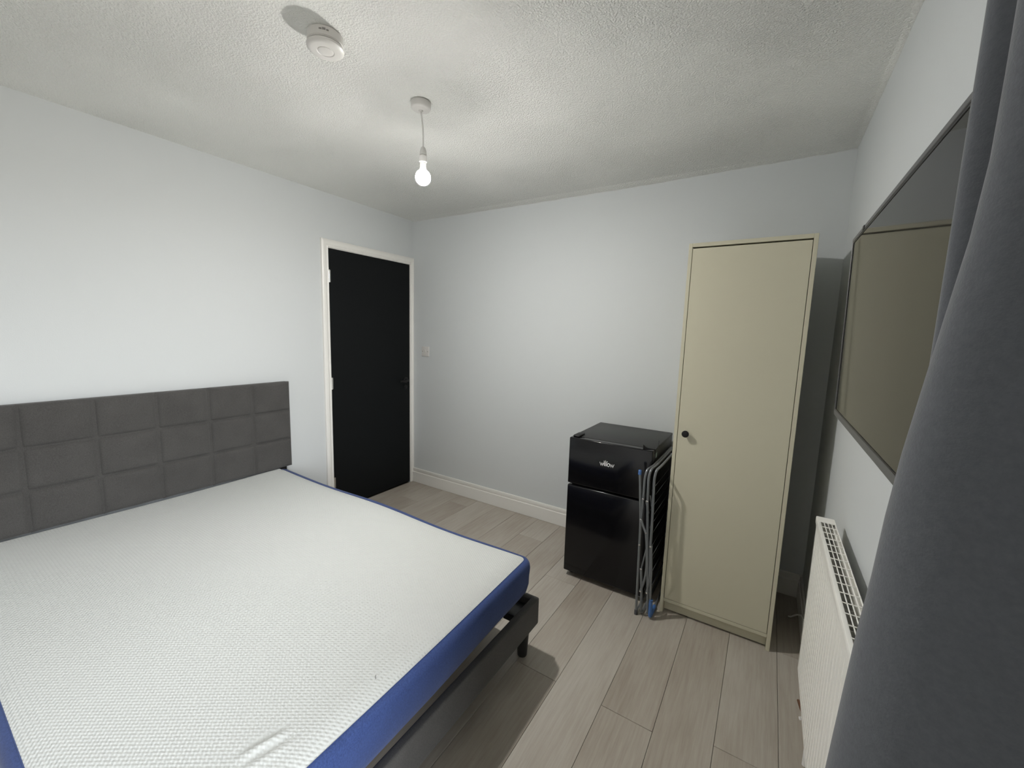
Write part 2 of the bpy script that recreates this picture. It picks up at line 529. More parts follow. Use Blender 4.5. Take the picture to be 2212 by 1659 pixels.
for y in (HB1 - 0.034, HB0 + 0.034):
    obj('headboard_post', box(B(), 0.003, 0.024, y - 0.022, y + 0.022, 0, 0.62, 0.002, 1), M['leg_black'], bed)
RZ0, RZ1, RT = 0.148, 0.270, 0.030
FX = 2.000
BY1, BY0 = -1.183, -2.587
obj('side_rail', box(B(), 0.062, FX, BY1 - RT, BY1, RZ0, RZ1, 0.007, 3), M['charcoal'], bed)
obj('side_rail', box(B(), 0.062, FX, BY0, BY0 + RT, RZ0, RZ1, 0.007, 3), M['charcoal'], bed)
obj('foot_rail', box(B(), FX - RT, FX + 0.001, BY0 + 0.001, BY1 - 0.001, RZ0 - 0.001, RZ1 + 0.001, 0.007, 3), M['charcoal'], bed)
def bedleg(x, y):
    bm = B()
    lathe(bm, [(0.0195, 0.0), (0.0215, 0.004), (0.0225, 0.02), (0.030, RZ0 + .002), (0.030, RZ0 + 0.05)], (x, y, 0), 24)
    return bm
for x_, y_ in ((1.948, BY1 - 0.045), (1.948, BY0 + 0.045), (0.13, BY1 - 0.045), (0.13, BY0 + 0.045)):
    obj('leg', bedleg(x_, y_), M['leg_black'], bed)
for y_ in (BY1 - RT, BY0 + RT + 0.10):
    bm = B()
    box(bm, FX - RT - 0.075, FX - RT, y_ - 0.10, y_, 0.205, 0.236, 0.002, 1)
    box(bm, FX - RT - 0.006, FX - RT + .001, y_ - 0.10, y_, 0.17, 0.255, 0.001, 1)
    obj('corner_bracket', bm, M['leg_black'], bed)
for i in range(12):
    xs = 0.14 + i * 0.150
    obj('slat', box(B(), xs - 0.032, xs + 0.032, BY0 + RT, BY1 - RT, 0.236, 0.250, 0.003, 1), M['slat_wood'], bed)

# ================================================================== MATTRESS
mat_t = thing('mattress', 'thick white knit-topped mattress with navy blue sides lying on the bed', 'mattress', (1.0, -1.885, 0.25))
MX0, MX1, MY0, MY1, CR = 0.027, 1.982, -2.600, -1.211, 0.055
def warp(x, y, z, amp=1.0):
    """slight turn of the mattress on the frame plus soft irregularity of the edge"""
    s = (x - MX0) / (MX1 - MX0)
    x2 = x + 0.036 * s * ((MY1 - y) / (MY1 - MY0))
    y2 = y - 0.014 * math.exp(-((s - 0.02) / 0.25) ** 2) * ((y - MY0) / (MY1 - MY0)) + amp * 0.0035 * math.sin(7 * x + 0.6) * ((y - MY0) / (MY1 - MY0))
    z2 = z + 0.003 * math.sin(3.3 * x + 1) * math.sin(4.1 * y) + 0.004 * math.sin(5.5 * x + 2.2) * math.exp(-((MY1 - y) / 0.25) ** 2)
    z2 += 0.003 * math.exp(-(s / 0.06) ** 2)
    return Vector((x2, y2, z2))
def rim_pts(inset, n_c=8, n_e=40):
    x0, x1, y0, y1 = MX0 + inset, MX1 - inset, MY0 + inset, MY1 - inset
    r = max(0.012, CR - inset)
    pts = []
    for (cx, cy, a0) in ((x1 - r, y1 - r, 0), (x0 + r, y1 - r, 90), (x0 + r, y0 + r, 180), (x1 - r, y0 + r, 270)):
        for k in range(n_c + 1):
            a = math.radians(a0 + 90 * k / n_c)
            pts.append((cx + r * math.cos(a), cy + r * math.sin(a)))
    out = []
    for i in range(len(pts)):
        p, q = Vector(pts[i]), Vector(pts[(i + 1) % len(pts)])
        d = (q - p).length
        n = n_e if d > 0.3 else 1
        for k in range(n): out.append(p.lerp(q, k / n))
    return out
SEAM_IN, SEAM_Z = 0.028, 0.4585
profile = [(0.072, 0.256), (0.060, 0.258), (0.051, 0.266), (0.038, 0.285), (0.014, 0.320), (0.001, 0.355), (0.0, 0.390), (0.001, 0.424), (0.005, 0.443), (0.011, 0.4525), (0.019, 0.4572), (SEAM_IN, SEAM_Z)]
ins_fac = lambda z: max(0.0, (SEAM_Z - z) / 0.0013)
bm = B(); rings = []
for ins, z in profile:
    ring = []
    for q in rim_pts(ins):
        fold = 0.0030 * math.sin(z * 46 + q.x * 2.1 + q.y * 3.3) * math.sin(q.x * 5 + q.y * 6.5)
        v = warp(q.x, q.y, z)
        c = Vector((1.03, -1.885, z)); d = (v - c); d.z = 0
        # the far long side sags outward between its corners, below the seam
        sx = min(1.0, max(0.0, (q.x - MX0) / (MX1 - MX0)))
        far_ = max(0.0, 1 - (MY1 - q.y) / 0.06)
        low = min(1.0, max(0.0, (z - 0.29) / 0.06)) * min(1.0, ins_fac(z))
        v.y += 0.017 * far_ * low * math.sin(math.pi * min(1.0, 0.16 + 0.86 * sx)) ** 0.7
        ring.append(bm.verts.new(v + d.normalized() * fold))
    rings.append(ring)
n = len(rings[0])
for i in range(len(rings) - 1):
    for k in range(n):
        bm.faces.new((rings[i][k], rings[i][(k + 1) % n], rings[i + 1][(k + 1) % n], rings[i + 1][k]))
bm.faces.new(list(reversed(rings[0])))
obj('navy_border', bm, M['navy'], mat_t, angle=60)['label'] = 'navy blue velour side border'
bm = B()
tube_pts = [warp(q.x, q.y, SEAM_Z + .0005) for q in rim_pts(SEAM_IN - .001)]
sides = 6; rr = 0.0010; rgs = []
for i, p_ in enumerate(tube_pts):
    tn = (tube_pts[(i + 1) % len(tube_pts)] - tube_pts[i - 1]).normalized()
    nn = Vector((tn.y, -tn.x, 0)); bb = Vector((0, 0, 1))
    rgs.append([bm.verts.new(p_ + (nn * math.cos(a) + bb * math.sin(a)) * rr) for a in [2 * math.pi * k / sides for k in range(sides)]])
for i in range(len(rgs)):
    j = (i + 1) % len(rgs)
    for k in range(sides):
        bm.faces.new((rgs[i][k], rgs[i][(k + 1) % sides], rgs[j][(k + 1) % sides], rgs[j][k]))
obj('piping', bm, M['navy'], mat_t)
# white top: rings at the rolled rim, then a grid
NX, NY = 200, 130
x0, x1, y0, y1 = MX0 + SEAM_IN, MX1 - SEAM_IN, MY0 + SEAM_IN, MY1 - SEAM_IN
rc = CR - SEAM_IN
bm = B(); grid = []
def gspace(n):
    return [0.5 - 0.5 * math.cos(math.pi * (i / n)) if False else (i / n) for i in range(n + 1)]
def dens(n, L):
    # denser near both ends
    out = []
    for i in range(n + 1):
        t_ = i / n * 2 - 1
        out.append(0.5 + 0.5 * math.copysign(1 - (1 - abs(t_)) ** 1.35, t_))
    return out
dx_, dy_ = dens(NX, 1), dens(NY, 1)
for i in range(NX + 1):
    row = []
    for j in range(NY + 1):
        x, y = x0 + dx_[i] * (x1 - x0), y0 + dy_[j] * (y1 - y0)
        # squash corner squares into quarter discs
        for (cx, sx_) in ((x0 + rc, -1), (x1 - rc, 1)):
            for (cy, sy_) in ((y0 + rc, -1), (y1 - rc, 1)):
                ex, ey = (x - cx) * sx_, (y - cy) * sy_
                if ex > 0 and ey > 0:
                    mxv, nv = max(ex, ey), math.hypot(ex, ey)
                    x, y = cx + sx_ * ex * mxv / nv, cy + sy_ * ey * mxv / nv
        d = min(x - x0, x1 - x, y - y0, y1 - y)
        cxx = min(max(x, x0 + rc), x1 - rc); cyy = min(max(y, y0 + rc), y1 - rc)
        if (x < x0 + rc or x > x1 - rc) and (y < y0 + rc or y > y1 - rc):
            d = rc - math.hypot(x - cxx, y - cyy)
        d = max(d, 0)
        wz = 0.075 if x > 0.2 else 0.022 + 0.053 * min(1.0, max(0.0, min(y - y0, y1 - y) < (x - x0)))
        z = SEAM_Z + 0.0125 * (1 - max(0, 1 - d / wz) ** 2.4)
        # crease near the foot end
        px_, py_ = x - 1.830, y + 2.265
        a_ = math.radians(-17)
        uu, vv = px_ * math.cos(a_) + py_ * math.sin(a_), -px_ * math.sin(a_) + py_ * math.cos(a_)
        ev = math.exp(-(vv / 0.045) ** 4)
        z += ev * (-0.0045 * math.exp(-((uu + 0.006) / 0.006) ** 2) + 0.0060 * math.exp(-((uu - 0.009) / 0.010) ** 2)
                   - 0.0035 * math.exp(-((uu - 0.028) / 0.007) ** 2) + 0.0035 * math.exp(-((uu - 0.043) / 0.011) ** 2))
        row.append(bm.verts.new(warp(x, y, z)))
    grid.append(row)
for i in range(NX):
    for j in range(NY):
        bm.faces.new((grid[i][j], grid[i + 1][j], grid[i + 1][j + 1], grid[i][j + 1]))
obj('knit_top', bm, M['knit'], mat_t, angle=80)['label'] = 'white dimpled knit top panel'
bm = B()
tube(bm, [(1.918, -1.998, 0.4695), (1.922, -2.003, 0.4715), (1.928, -2.006, 0.470)], 0.0007, 6)
# (short dark thread lying on the cover)
tag(obj('loose_thread', bm, M['plastic_dark']), 'tiny dark loose thread lying on the white mattress near its foot edge', 'thread')

# ================================================================== WARDROBE
wx0, wx1, wyf, wyb = 2.393, 2.883, -0.571, -0.022
ward = thing('wardrobe', 'tall narrow beige single-door wardrobe standing against the back wall', 'wardrobe', ((wx0 + wx1) / 2, -0.3, 0))
PT = 0.016
obj('side_panel', box(B(), wx0, wx0 + PT, wyf, wyb, 0, 1.86, 0.001, 1), M['wardrobe'], ward)
obj('side_panel', box(B(), wx1 - PT, wx1, wyf, wyb, 0, 1.86, 0.001, 1), M['wardrobe'], ward)
obj('top_panel', box(B(), wx0 + PT, wx1 - PT, wyf, wyb, 1.842, 1.8598, 0.001, 1), M['wardrobe'], ward)
obj('bottom_panel', box(B(), wx0 + PT, wx1 - PT, wyf + 0.001, wyb, 0.062, 0.080, 0.001, 1), M['wardrobe'], ward)
obj('back_panel', box(B(), wx0 + PT, wx1 - PT, wyb - 0.006, wyb - 0.002, 0.080, 1.842), M['wardrobe'], ward)
obj('plinth', box(B(), wx0 + PT, wx1 - PT, wyf + 0.030, wyf + 0.046, 0.005, 0.062, 0.001, 1), M['wardrobe'], ward)
wdoor = obj('door', box(B(), wx0 + PT + .0022, wx1 - PT - .0022, wyf, wyf + 0.016, 0.0815, 1.8355, 0.001, 1), M['wardrobe'], ward)
kb = lathe(B(), [(0.006, 0.0), (0.006, -0.010), (0.0135, -0.014), (0.0165, -0.019), (0.0165, -0.024), (0.013, -0.028), (0.004, -0.0295)], (2.449, wyf, 0.962), 28, 'y')
obj('knob', kb, M['black_metal'], wdoor)

# ================================================================== FRIDGE
fx0, fx1, fyf, fyb, fh = 1.836, 2.3005, -0.5664, -0.071, 0.843
fr = thing('fridge_freezer', 'black undercounter fridge freezer with two doors beside the beige wardrobe', 'fridge', (2.068, -0.32, 0))
obj('body', box(B(), fx0 + .002, fx1 - .002, fyf + 0.050, fyb, 0.032, fh - 0.004, 0.004, 2), M['fridge_body'], fr)
obj('top_lid', box(B(), fx0 + .001, fx1 - .001, fyf + 0.048, fyb, fh - 0.018, fh, 0.004, 2), M['fridge_body'], fr)
fdoor = obj('freezer_door', box(B(), fx0, fx1, fyf, fyf + 0.044, 0.5735, fh - 0.001, 0.006, 3), M['black_gloss'], fr)
obj('fridge_door', box(B(), fx0, fx1, fyf, fyf + 0.044, 0.034, 0.5625, 0.006, 3), M['black_gloss'], fr)
obj('door_gasket', box(B(), fx0 + .01, fx1 - .01, fyf + 0.040, fyf + 0.054, 0.045, fh - 0.012), M['plastic_dark'], fr)
# raised lettering on the freezer door
def strokes(lines, w, closed=()):
    bm = B()
    for li, ln in enumerate(lines):
        pts = [Vector((x_, 0, z_)) for x_, z_ in ln]
        cl = li in closed
        n = len(pts)
        L, R_ = [], []
        for i in range(n):
            a = pts[(i - 1) % n] if (cl or i > 0) else pts[i]
            b = pts[(i + 1) % n] if (cl or i < n - 1) else pts[i]
            if not cl and 0 < i < n - 1:
                d1, d2 = (pts[i] - a).normalized(), (b - pts[i]).normalized()
                tn = (d1 + d2).normalized()
                k = 1 / max(0.5, tn.dot(d1))
            else:
                tn = (b - a).normalized(); k = 1
            nn = Vector((-tn.z, 0, tn.x)) * w * .5 * k
            L.append(pts[i] + nn); R_.append(pts[i] - nn)
        yf, yb = fyf - 0.0009, fyf + 0.0006
        V = [[bm.verts.new((p_.x, y_, p_.z)) for p_ in side] for side in (L, R_) for y_ in (yf, yb)]
        rng = range(n) if cl else range(n - 1)
        for i in rng:
            j = (i + 1) % n
            bm.faces.new((V[0][i], V[0][j], V[2][j], V[2][i]))
            bm.faces.new((V[1][i], V[3][i], V[3][j], V[1][j]))
            bm.faces.new((V[0][i], V[1][i], V[1][j], V[0][j]))
            bm.faces.new((V[2][i], V[2][j], V[3][j], V[3][i]))
        if not cl:
            for i in (0, n - 1):
                bm.faces.new((V[0][i], V[2][i], V[3][i], V[1][i]))
    return bm
LT = [[(2.0222, 0.7315), (2.0304, 0.7148), (2.0345, 0.7290), (2.0395, 0.7148), (2.0450, 0.7310)],
      [(2.0466, 0.7425), (2.0494, 0.7142)],
      [(2.0547, 0.7455), (2.0548, 0.7142)],
      [(2.0645, 0.7425), (2.0615, 0.7345), (2.0606, 0.7142)],
      [(2.0720 + 0.0062 * math.cos(a), 0.7233 + 0.0090 * math.sin(a)) for a in [2 * math.pi * k / 20 for k in range(20)]],
      [(2.0805, 0.7310), (2.0865, 0.7148), (2.0910, 0.7295), (2.0962, 0.7148), (2.1027, 0.7318)]]
obj('lettering', strokes(LT, 0.0030, closed=(4,)), M['logo'], fdoor, smooth=False)['label'] = 'white word willow on the freezer door'
bm = B()
box(bm, fx0 + 0.012, fx0 + 0.050, fyf + 0.020, fyf + 0.105, fh - 0.002, fh + 0.010, 0.005, 3)
obj('hinge_cover', bm, M['black_metal'], fr)
bm = B()   # corner guard with two upturned tips at the front right
gx, gy = fx1 + 0.0015, fyf + 0.046
for pts in ([(gx - 0.056, gy - .030, fh + 0.022), (gx - 0.044, gy - .022, fh + 0.008), (gx - 0.022, gy - .012, fh + 0.002), (gx - .001, gy, fh)],
            [(gx - .001, gy, fh), (gx - 0.002, gy + 0.05, fh + 0.002), (gx - 0.004, gy + 0.085, fh + 0.010), (gx - 0.008, gy + 0.105, fh + 0.022)]):
    pts = fillet(pts, 0.02, 4)
    nq = len(pts); prev = None
    for i, p_ in enumerate(pts):
        hgt = 0.030 * (1 - 0.65 * abs((0 if pts[0].x < gx - .03 else 1) - (1 - i / (nq - 1))) if False else 1)
        q = [bm.verts.new(p_ + Vector((0.0015, -0.0015, 0))), bm.verts.new(p_ + Vector((0.0015, -0.0015, -0.026))),
             bm.verts.new(p_ + Vector((-0.0015, 0.0015, -0.026))), bm.verts.new(p_ + Vector((-0.0015, 0.0015, 0)))]
        if prev:
            for e in range(4): bm.faces.new((prev[e], prev[(e + 1) % 4], q[(e + 1) % 4], q[e]))
        else: bm.faces.new(q)
        prev = q
    bm.faces.new(list(reversed(prev)))
obj('hinge_cover', bm, M['black_metal'], fr)
obj('sticker', box(B(), fx1 - 0.0025, fx1 - 0.0012, fyf + 0.075, fyf + 0.100, fh - 0.055, fh - 0.020), M['sticker'], fr)['label'] = 'small pale green sticker'
for x_ in (fx0 + .03, fx1 - .03):
    for y_ in (fyf + 0.065, fyb - 0.03):
        obj('foot', lathe(B(), [(0.016, 0), (0.018, 0.006), (0.012, 0.01), (0.012, 0.034)], (x_, y_, 0), 20), M['white_plastic'] if x_ > 2 and y_ < -.3 else M['leg_black'], fr)

# ================================================================== FOLDED CLOTHES AIRER
air = thing('clothes_airer', 'folded grey tubular clothes airer with blue caps standing between fridge and wardrobe', 'clothes airer', (2.34, -0.40, 0))
YA, YB = -0.668, -0.115
R0 = 0.0062
def pl(pts, y=YA): return [Vector((x_, y, z_)) for x_, z_ in pts]
def put(name, pts, r=R0, rad=0.03, m='airer', s=10):
    bm = B(); tube(bm, fillet(pts, rad) if len(pts) > 2 else pts, r, s)
    return obj(name, bm, M[m], air)
# front leg with blue cap, foot bar joins the rear leg
put('leg', pl([(2.2675, 0.748), (2.288, 0.500), (2.290, 0.380), (2.2975, 0.012)]), rad=0.10)
put('leg', pl([(2.3125, 0.748), (2.3130, 0.500), (2.3130, 0.380), (2.3125, 0.012)], YB), rad=0.10)
for y_, x_, xt in ((YA, 2.2975, 2.2670), (YB, 2.3125, 2.3125)):
    obj('rubber_foot', lathe(B(), [(0.0085, 0.0), (0.0085, 0.022), (0.0065, 0.026)], (x_, y_, 0), 14), M['grey_cap'], air)
    obj('end_cap', lathe(B(), [(0.0082, 0.742), (0.0082, 0.762), (0.006, 0.765)], (xt, y_, 0), 14), M['blue_plastic'], air)
put('crossbar', [(2.2975, YA, 0.016), (2.3125, YB, 0.016)], 0.005)
# two folding wings: inverted U in the y-z plane
def wing(front, ztop, xb):
    f = pl(front)
    top = Vector((f[0].x + 0.007, YA + 0.0, ztop))
    mid = Vector((max(top.x, xb - 0.002), YA + 0.085, ztop))
    pts = [Vector((xb, YB, front[-1][1])), Vector((xb, YB, ztop)), mid, top] + f
    return put('wing_frame', pts, R0, 0.045)
wing([(2.2925, 0.728), (2.2925, 0.622), (2.2890, 0.513)], 0.772, 2.3125)
wing([(2.3105, 0.732), (2.3140, 0.620), (2.3300, 0.382), (2.3480, 0.133), (2.3540, 0.030)], 0.776, 2.326)
wing([(2.3375, 0.738), (2.3430, 0.528), (2.3440, 0.387), (2.3510, 0.273), (2.3510, 0.204), (2.3430, 0.138)], 0.780, 2.352)
put('strut', [Vector((2.289, YA - .004, 0.513)), Vector((2.317, YA - .004, 0.453))], 0.0060)
put('strut', pl([(2.317, 0.453), (2.327, 0.381), (2.334, 0.267), (2.329, 0.202), (2.312, 0.136)]), 0.0060, 0.05)
put('strut', [Vector((2.327, YA + .006, 0.381)), Vector((2.307, YA + .006, 0.254))], 0.0040)
put('strut', [Vector((2.303, YA + .010, 0.611)), Vector((2.322, YA + .010, 0.549))], 0.0040)
put('strut', [Vector((2.323, YA + .010, 0.643)), Vector((2.338, YA + .010, 0.563))], 0.0040)
put('base_frame', [Vector((2.307, YA, 0.256)), Vector((2.317, YA, 0.138)), Vector((2.322, YA, 0.008)), Vector((2.330, YB, 0.008)), Vector((2.322, YB, 0.25))], R0, 0.035)
put('base_frame', [Vector((2.348, YA, 0.395)), Vector((2.357, YA, 0.262)), Vector((2.366, YA, 0.008)), Vector((2.366, YB, 0.008)), Vector((2.352, YB, 0.39))], R0 * .9, 0.03)
# blue foot shell over the lower front corner
bm = B(); tube(bm, fillet([(2.3665, YA, 0.108), (2.3665, YA, 0.012), (2.3665, YA + 0.105, 0.0105)], 0.02), 0.0092, 14)
obj('corner_foot', bm, M['blue_plastic'], air)['label'] = 'blue plastic corner foot'
for x_, z_ in ((2.2925, 0.622), (2.289, 0.513), (2.317, 0.453), (2.3135, 0.615), (2.291, 0.380), (2.344, 0.387), (2.307, 0.254), (2.312, 0.136), (2.343, 0.138)):
    obj('rivet', lathe(B(), [(0.0048, -0.0055), (0.0048, -0.0078), (0.003, -0.0092)], (x_, YA, z_), 10, 'y'), M['chrome'], air)
for xo, dz in ((2.0, 0.0), (1.0, 0.017)):
    for z_ in (0.657, 0.555, 0.458, 0.322, 0.224, 0.130):
        xw = 2.349 if xo == 2.0 else 2.330
        put('wire', [Vector((xw, YA, z_ + dz)), Vector((xw, YB, z_ + dz))], 0.0012, m='wire', s=6)

# ================================================================== TELEVISION
TVX, TVZ = 2.945, 1.468
tv = thing('television', 'wide black wall-mounted television reflecting the wardrobe beside the curtain', 'television', (TVX, -1.525, TVZ))
ty0, ty1, tz0, tz1 = -1.990, -1.052, 1.198, 1.733
def tvp(name, bm, m, parent=tv, **k):
    o = obj(name, bm, m, parent, **k); return o
def frame(bm, y0, y1, z0, z1, l, t_, b_, r_, xa, xb, bev=0.001):
    box(bm, xa, xb, y1 - l, y1, z0, z1, bev, 1); box(bm, xa, xb, y0, y0 + r_, z0, z1, bev, 1)
    box(bm, xa, xb, y0 + r_, y1 - l, z1 - t_, z1, bev, 1); box(bm, xa, xb, y0 + r_, y1 - l, z0, z0 + b_, bev, 1)
    return bm
tvp('housing', box(B(), TVX + 0.006, TVX + 0.034, ty0 + .001, ty1 - .001, tz0 + .001, tz1 - .001, 0.004, 2), M['tv_bezel'])
tvp('housing_bulge', box(B(), TVX + 0.030, TVX + 0.062, ty0 + .14, ty1 - .14, tz0 + .02, tz1 - .17, 0.012, 3), M['tv_bezel'])
tvp('bezel', frame(B(), ty0, ty1, tz0, tz1, 0.006, 0.010, 0.017, 0.008, TVX - 0.002, TVX + 0.012), M['tv_bezel'])
tvp('inner_edge', frame(B(), ty0 + .007, ty1 - .006, tz0 + .0165, tz1 - .0095, 0.009, 0.0045, 0.0035, 0.006, TVX - 0.0005, TVX + 0.006, 0), M['tv_black'])
tvp('screen', box(B(), TVX + 0.0005, TVX + 0.005, ty0 + .010, ty1 - .012, tz0 + .018, tz1 - .012), M['tv_screen'], smooth=False)
tvp('corner_tab', box(B(), TVX - 0.0035, TVX + 0.004, -1.242, -1.222, tz1 - 0.0095, tz1 - 0.0005), M['tv_black'])
tvp('wall_bracket', box(B(), TVX + 0.052, W - .004, -1.66, -1.39, 1.30, 1.52, 0.002, 1), M['black_metal'])
tv.rotation_euler = (0, math.radians(-1.0), 0)

# ================================================================== RADIATOR
ra_t = thing('radiator', 'white ribbed panel radiator with lattice top on the right wall under the television', 'radiator', (2.985, -1.46, 0.24))
ry0, ry1, rz0, rz1 = -1.962, -0.965, 0.243, 0.826
XF, XB = 2.9485, 2.997
bm = B()   # front panel with pressed flutes
NR, pitch = 0, 0.0333
prof_y = []
y = ry1 - 0.030
prof_y.append((ry1 - 0.004, 0.004)); prof_y.append((ry1 - 0.012, 0.0))
while y > ry0 + 0.06:
    prof_y += [(y, 0.0), (y - 0.014, 0.0), (y - 0.0175, 0.0072), (y - 0.0225, 0.0072), (y - 0.026, 0.0)]
    y -= pitch
prof_y += [(ry0 + 0.012, 0.0), (ry0 + 0.004, 0.004)]
zz = [(rz0 + 0.004, None), (rz0 + 0.010, 0.0), (rz0 + 0.030, 0.0), (rz0 + 0.046, 1.0), (rz1 - 0.060, 1.0), (rz1 - 0.044, 0.0), (rz1 - 0.022, 0.0)]
gr = []
for yv, dep in prof_y:
    col_ = []
    for zv, kf in zz:
        xx = XF + (0.004 if kf is None else dep * (kf if dep == 0.0072 else 1))
        col_.append(bm.verts.new((xx, yv, zv)))
    gr.append(col_)
for i in range(len(gr) - 1):
    for j in range(len(zz) - 1):
        bm.faces.new((gr[i][j], gr[i + 1][j], gr[i + 1][j + 1], gr[i][j + 1]))
bk = [[bm.verts.new((XF + 0.010, c_[0].co.y, zv)) for zv in (zz[0][0], zz[-1][0])] for c_ in gr]
for i in range(len(gr) - 1):
    bm.faces.new((bk[i][0], bk[i][1], bk[i + 1][1], bk[i + 1][0]))
    bm.faces.new((gr[i][0], bk[i][0], bk[i + 1][0], gr[i + 1][0]))
    bm.faces.new((gr[i][-1], gr[i + 1][-1], bk[i + 1][1], bk[i][1]))
for e in (0, -1):
    bm.faces.new([v for v in gr[e]] + [bk[e][1], bk[e][0]])
obj('ribbed_panel', bm, M['radiator'], ra_t, angle=30)
bm = B()
box(bm, XF - 0.002, XF + 0.008, ry0, ry1 + .002, rz1 - 0.024, rz1 - 0.001, 0.002, 2)
box(bm, XB - 0.003, XB, ry0, ry1 + .002, rz1 - 0.024, rz1 - 0.001, 0.001, 1)
box(bm, XF - 0.001, XB, ry1 - 0.044, ry1 + .002, rz1 - 0.004, rz1, 0.001, 1)
box(bm, XF - 0.001, XB, ry0, ry0 + 0.03, rz1 - 0.004, rz1, 0.001, 1)
obj('top_frame', bm, M['radiator'], ra_t)
bm = B()
yl, nrow_ = ry1 - 0.040, 20
xs = [XF + 0.0065 + (XB - XF - 0.008) * k / 4 for k in range(5)]
for x_ in xs: tube(bm, [(x_, yl + .005, rz1 - .0025), (x_, ry0 + .02, rz1 - .0025)], 0.0014, 6)
for k in range(nrow_ + 1):
    yk = yl - 0.0458 * k
    if yk < ry0 + .02: break
    tube(bm, [(xs[0] - .002, yk, rz1 - .0015), (xs[-1] + .001, yk, rz1 - .0015)], 0.0016, 6)
obj('lattice_grille', bm, M['radiator'], ra_t)
obj('end_panel', box(B(), XF + 0.004, XB, ry1 - 0.003, ry1, rz0 + 0.03, rz1 - 0.003, 0.001, 1), M['radiator'], ra_t)
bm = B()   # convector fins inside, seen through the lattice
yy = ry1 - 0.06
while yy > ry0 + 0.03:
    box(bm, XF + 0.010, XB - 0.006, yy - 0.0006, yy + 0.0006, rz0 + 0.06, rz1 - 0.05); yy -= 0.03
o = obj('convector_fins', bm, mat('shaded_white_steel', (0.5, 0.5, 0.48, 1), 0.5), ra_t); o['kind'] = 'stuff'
obj('back_plate', box(B(), XB - 0.005, XB - 0.003, ry0 + .01, ry1 - .01, rz0 + 0.03, rz1 - 0.02), M['radiator'], ra_t)
for y_ in (ry1 - 0.15, ry0 + 0.15):
    obj('wall_bracket', box(B(), XB - 0.004, W + .003, y_ - 0.02, y_ + 0.02, rz0 + 0.08, rz1 - 0.08, 0.001, 1), M['radiator'], ra_t)
bm = B(); tube(bm, [(2.986, ry1 - 0.135, 0.0), (2.986, ry1 - 0.135, 0.252)], 0.0070, 12)
obj('supply_pipe', bm, M['white_plastic'], ra_t)
bm = B(); tube(bm, fillet([(2.986, ry1 - 0.135, 0.162), (2.966, ry1 - 0.10, 0.160), (2.9585, ry1 - 0.048, 0.158)], 0.02), 0.0045, 10)
obj('copper_tail', bm, M['copper'], ra_t)
bm = B()
lathe(bm, [(0.011, 0.148), (0.014, 0.156), (0.014, 0.196), (0.010, 0.205)], (2.986, ry1 - 0.135, 0), 20)
tube(bm, [(2.986, ry1 - 0.135, 0.176), (2.9555, ry1 - 0.150, 0.174)], 0.0055, 12)
obj('valve', bm, M['white_plastic'], ra_t)

# white flex poking out by the floor between wardrobe and radiator
bm = B()
tube(bm, fillet([(2.9665, -0.232, 0.004), (2.974, -0.262, 0.022), (2.991, -0.300, 0.066), (3.004, -0.36, 0.105), (3.008, -0.50, 0.16), (3.014, -0.62, 0.235), (3.0265, -0.64, 0.25)], 0.05, 5), 0.0036, 8)
cb = thing('power_flex', 'thin white cable rising from the floor in the shadow beside the radiator', 'cable', (2.9665, -0.232, 0.0))
obj('flex', bm, M['white_plastic'], cb)

# ================================================================== CURTAIN
cur = thing('curtain', 'dark slate blackout curtain hanging in folds at the right edge beside the television', 'curtain', (2.93, -2.25, 0.04))
def xf(z):
    tb = [(0.0, 2.822), (0.8, 2.828), (1.05, 2.839), (1.17, 2.845), (1.255, 2.851), (1.31, 2.853), (1.435, 2.866), (1.53, 2.877), (1.62, 2.878), (2.4, 2.880)]
    for (a, xa), (b, xb) in zip(tb, tb[1:]):
        if a <= z <= b: return xa + (xb - xa) * (z - a) / (b - a)
    return tb[-1][1]
def curve_pts(z):
    xc = xf(z); s = max(0, min(1, (1.6 - z) / 1.2))
    k = [(-2.032, 3.008), (-2.040, 2.960), (-2.056, 2.915), (-2.074, 2.9075), (-2.090, 2.925), (-2.108, 2.962), (-2.165, 2.972),
         (-2.205, 2.930), (-2.228, xc + .014), (-2.250, xc), (-2.272, xc + .010), (-2.296, xc + .048), (-2.330, 2.985), (-2.375, 2.980), (-2.410, 2.962), (-2.435, 2.955), (-2.455, 2.966), (-2.470, 2.990)]
    out = []
    P = [k[0]] + k + [k[-1]]
    for i in range(1, len(P) - 2):
        for q in range(5):
            t_ = q / 5
            a, b, c, d = P[i - 1], P[i], P[i + 1], P[i + 2]
            out.append(tuple(0.5 * ((2 * b[m_]) + (-a[m_] + c[m_]) * t_ + (2 * a[m_] - 5 * b[m_] + 4 * c[m_] - d[m_]) * t_ ** 2 + (-a[m_] + 3 * b[m_] - 3 * c[m_] + d[m_]) * t_ ** 3) for m_ in (0, 1)))
    out.append(k[-1])
    return out
bm = B(); rows = []
NZ = 40
for i in range(NZ + 1):
    z = 0.05 + (2.20 - 0.05) * i / NZ
    row = []
    for q, (yv, xv) in enumerate(curve_pts(z)):
        wv_ = 0.0022 * math.sin(z * 6 + q * 0.35) * math.sin(q * 0.21 + 0.4)
        row.append(bm.verts.new((xv + wv_, yv, z)))
    rows.append(row)
for i in range(NZ):
    for q in range(len(rows[0]) - 1):
        bm.faces.new((rows[i][q], rows[i][q + 1], rows[i + 1][q + 1], rows[i + 1][q]))
o = obj('drape', bm, M['curtain'], cur, angle=80)
md = o.modifiers.new('thickness', 'SOLIDIFY'); md.thickness = 0.0025; md.offset = 0
bm = B()
tube(bm, [(2.945, -3.10, 2.215), (2.945, -2.00, 2.215)], 0.011, 16)
for y_ in (-2.03, -3.07): tube(bm, [(2.945, y_, 2.215), (W + .002, y_, 2.215)], 0.007, 10)
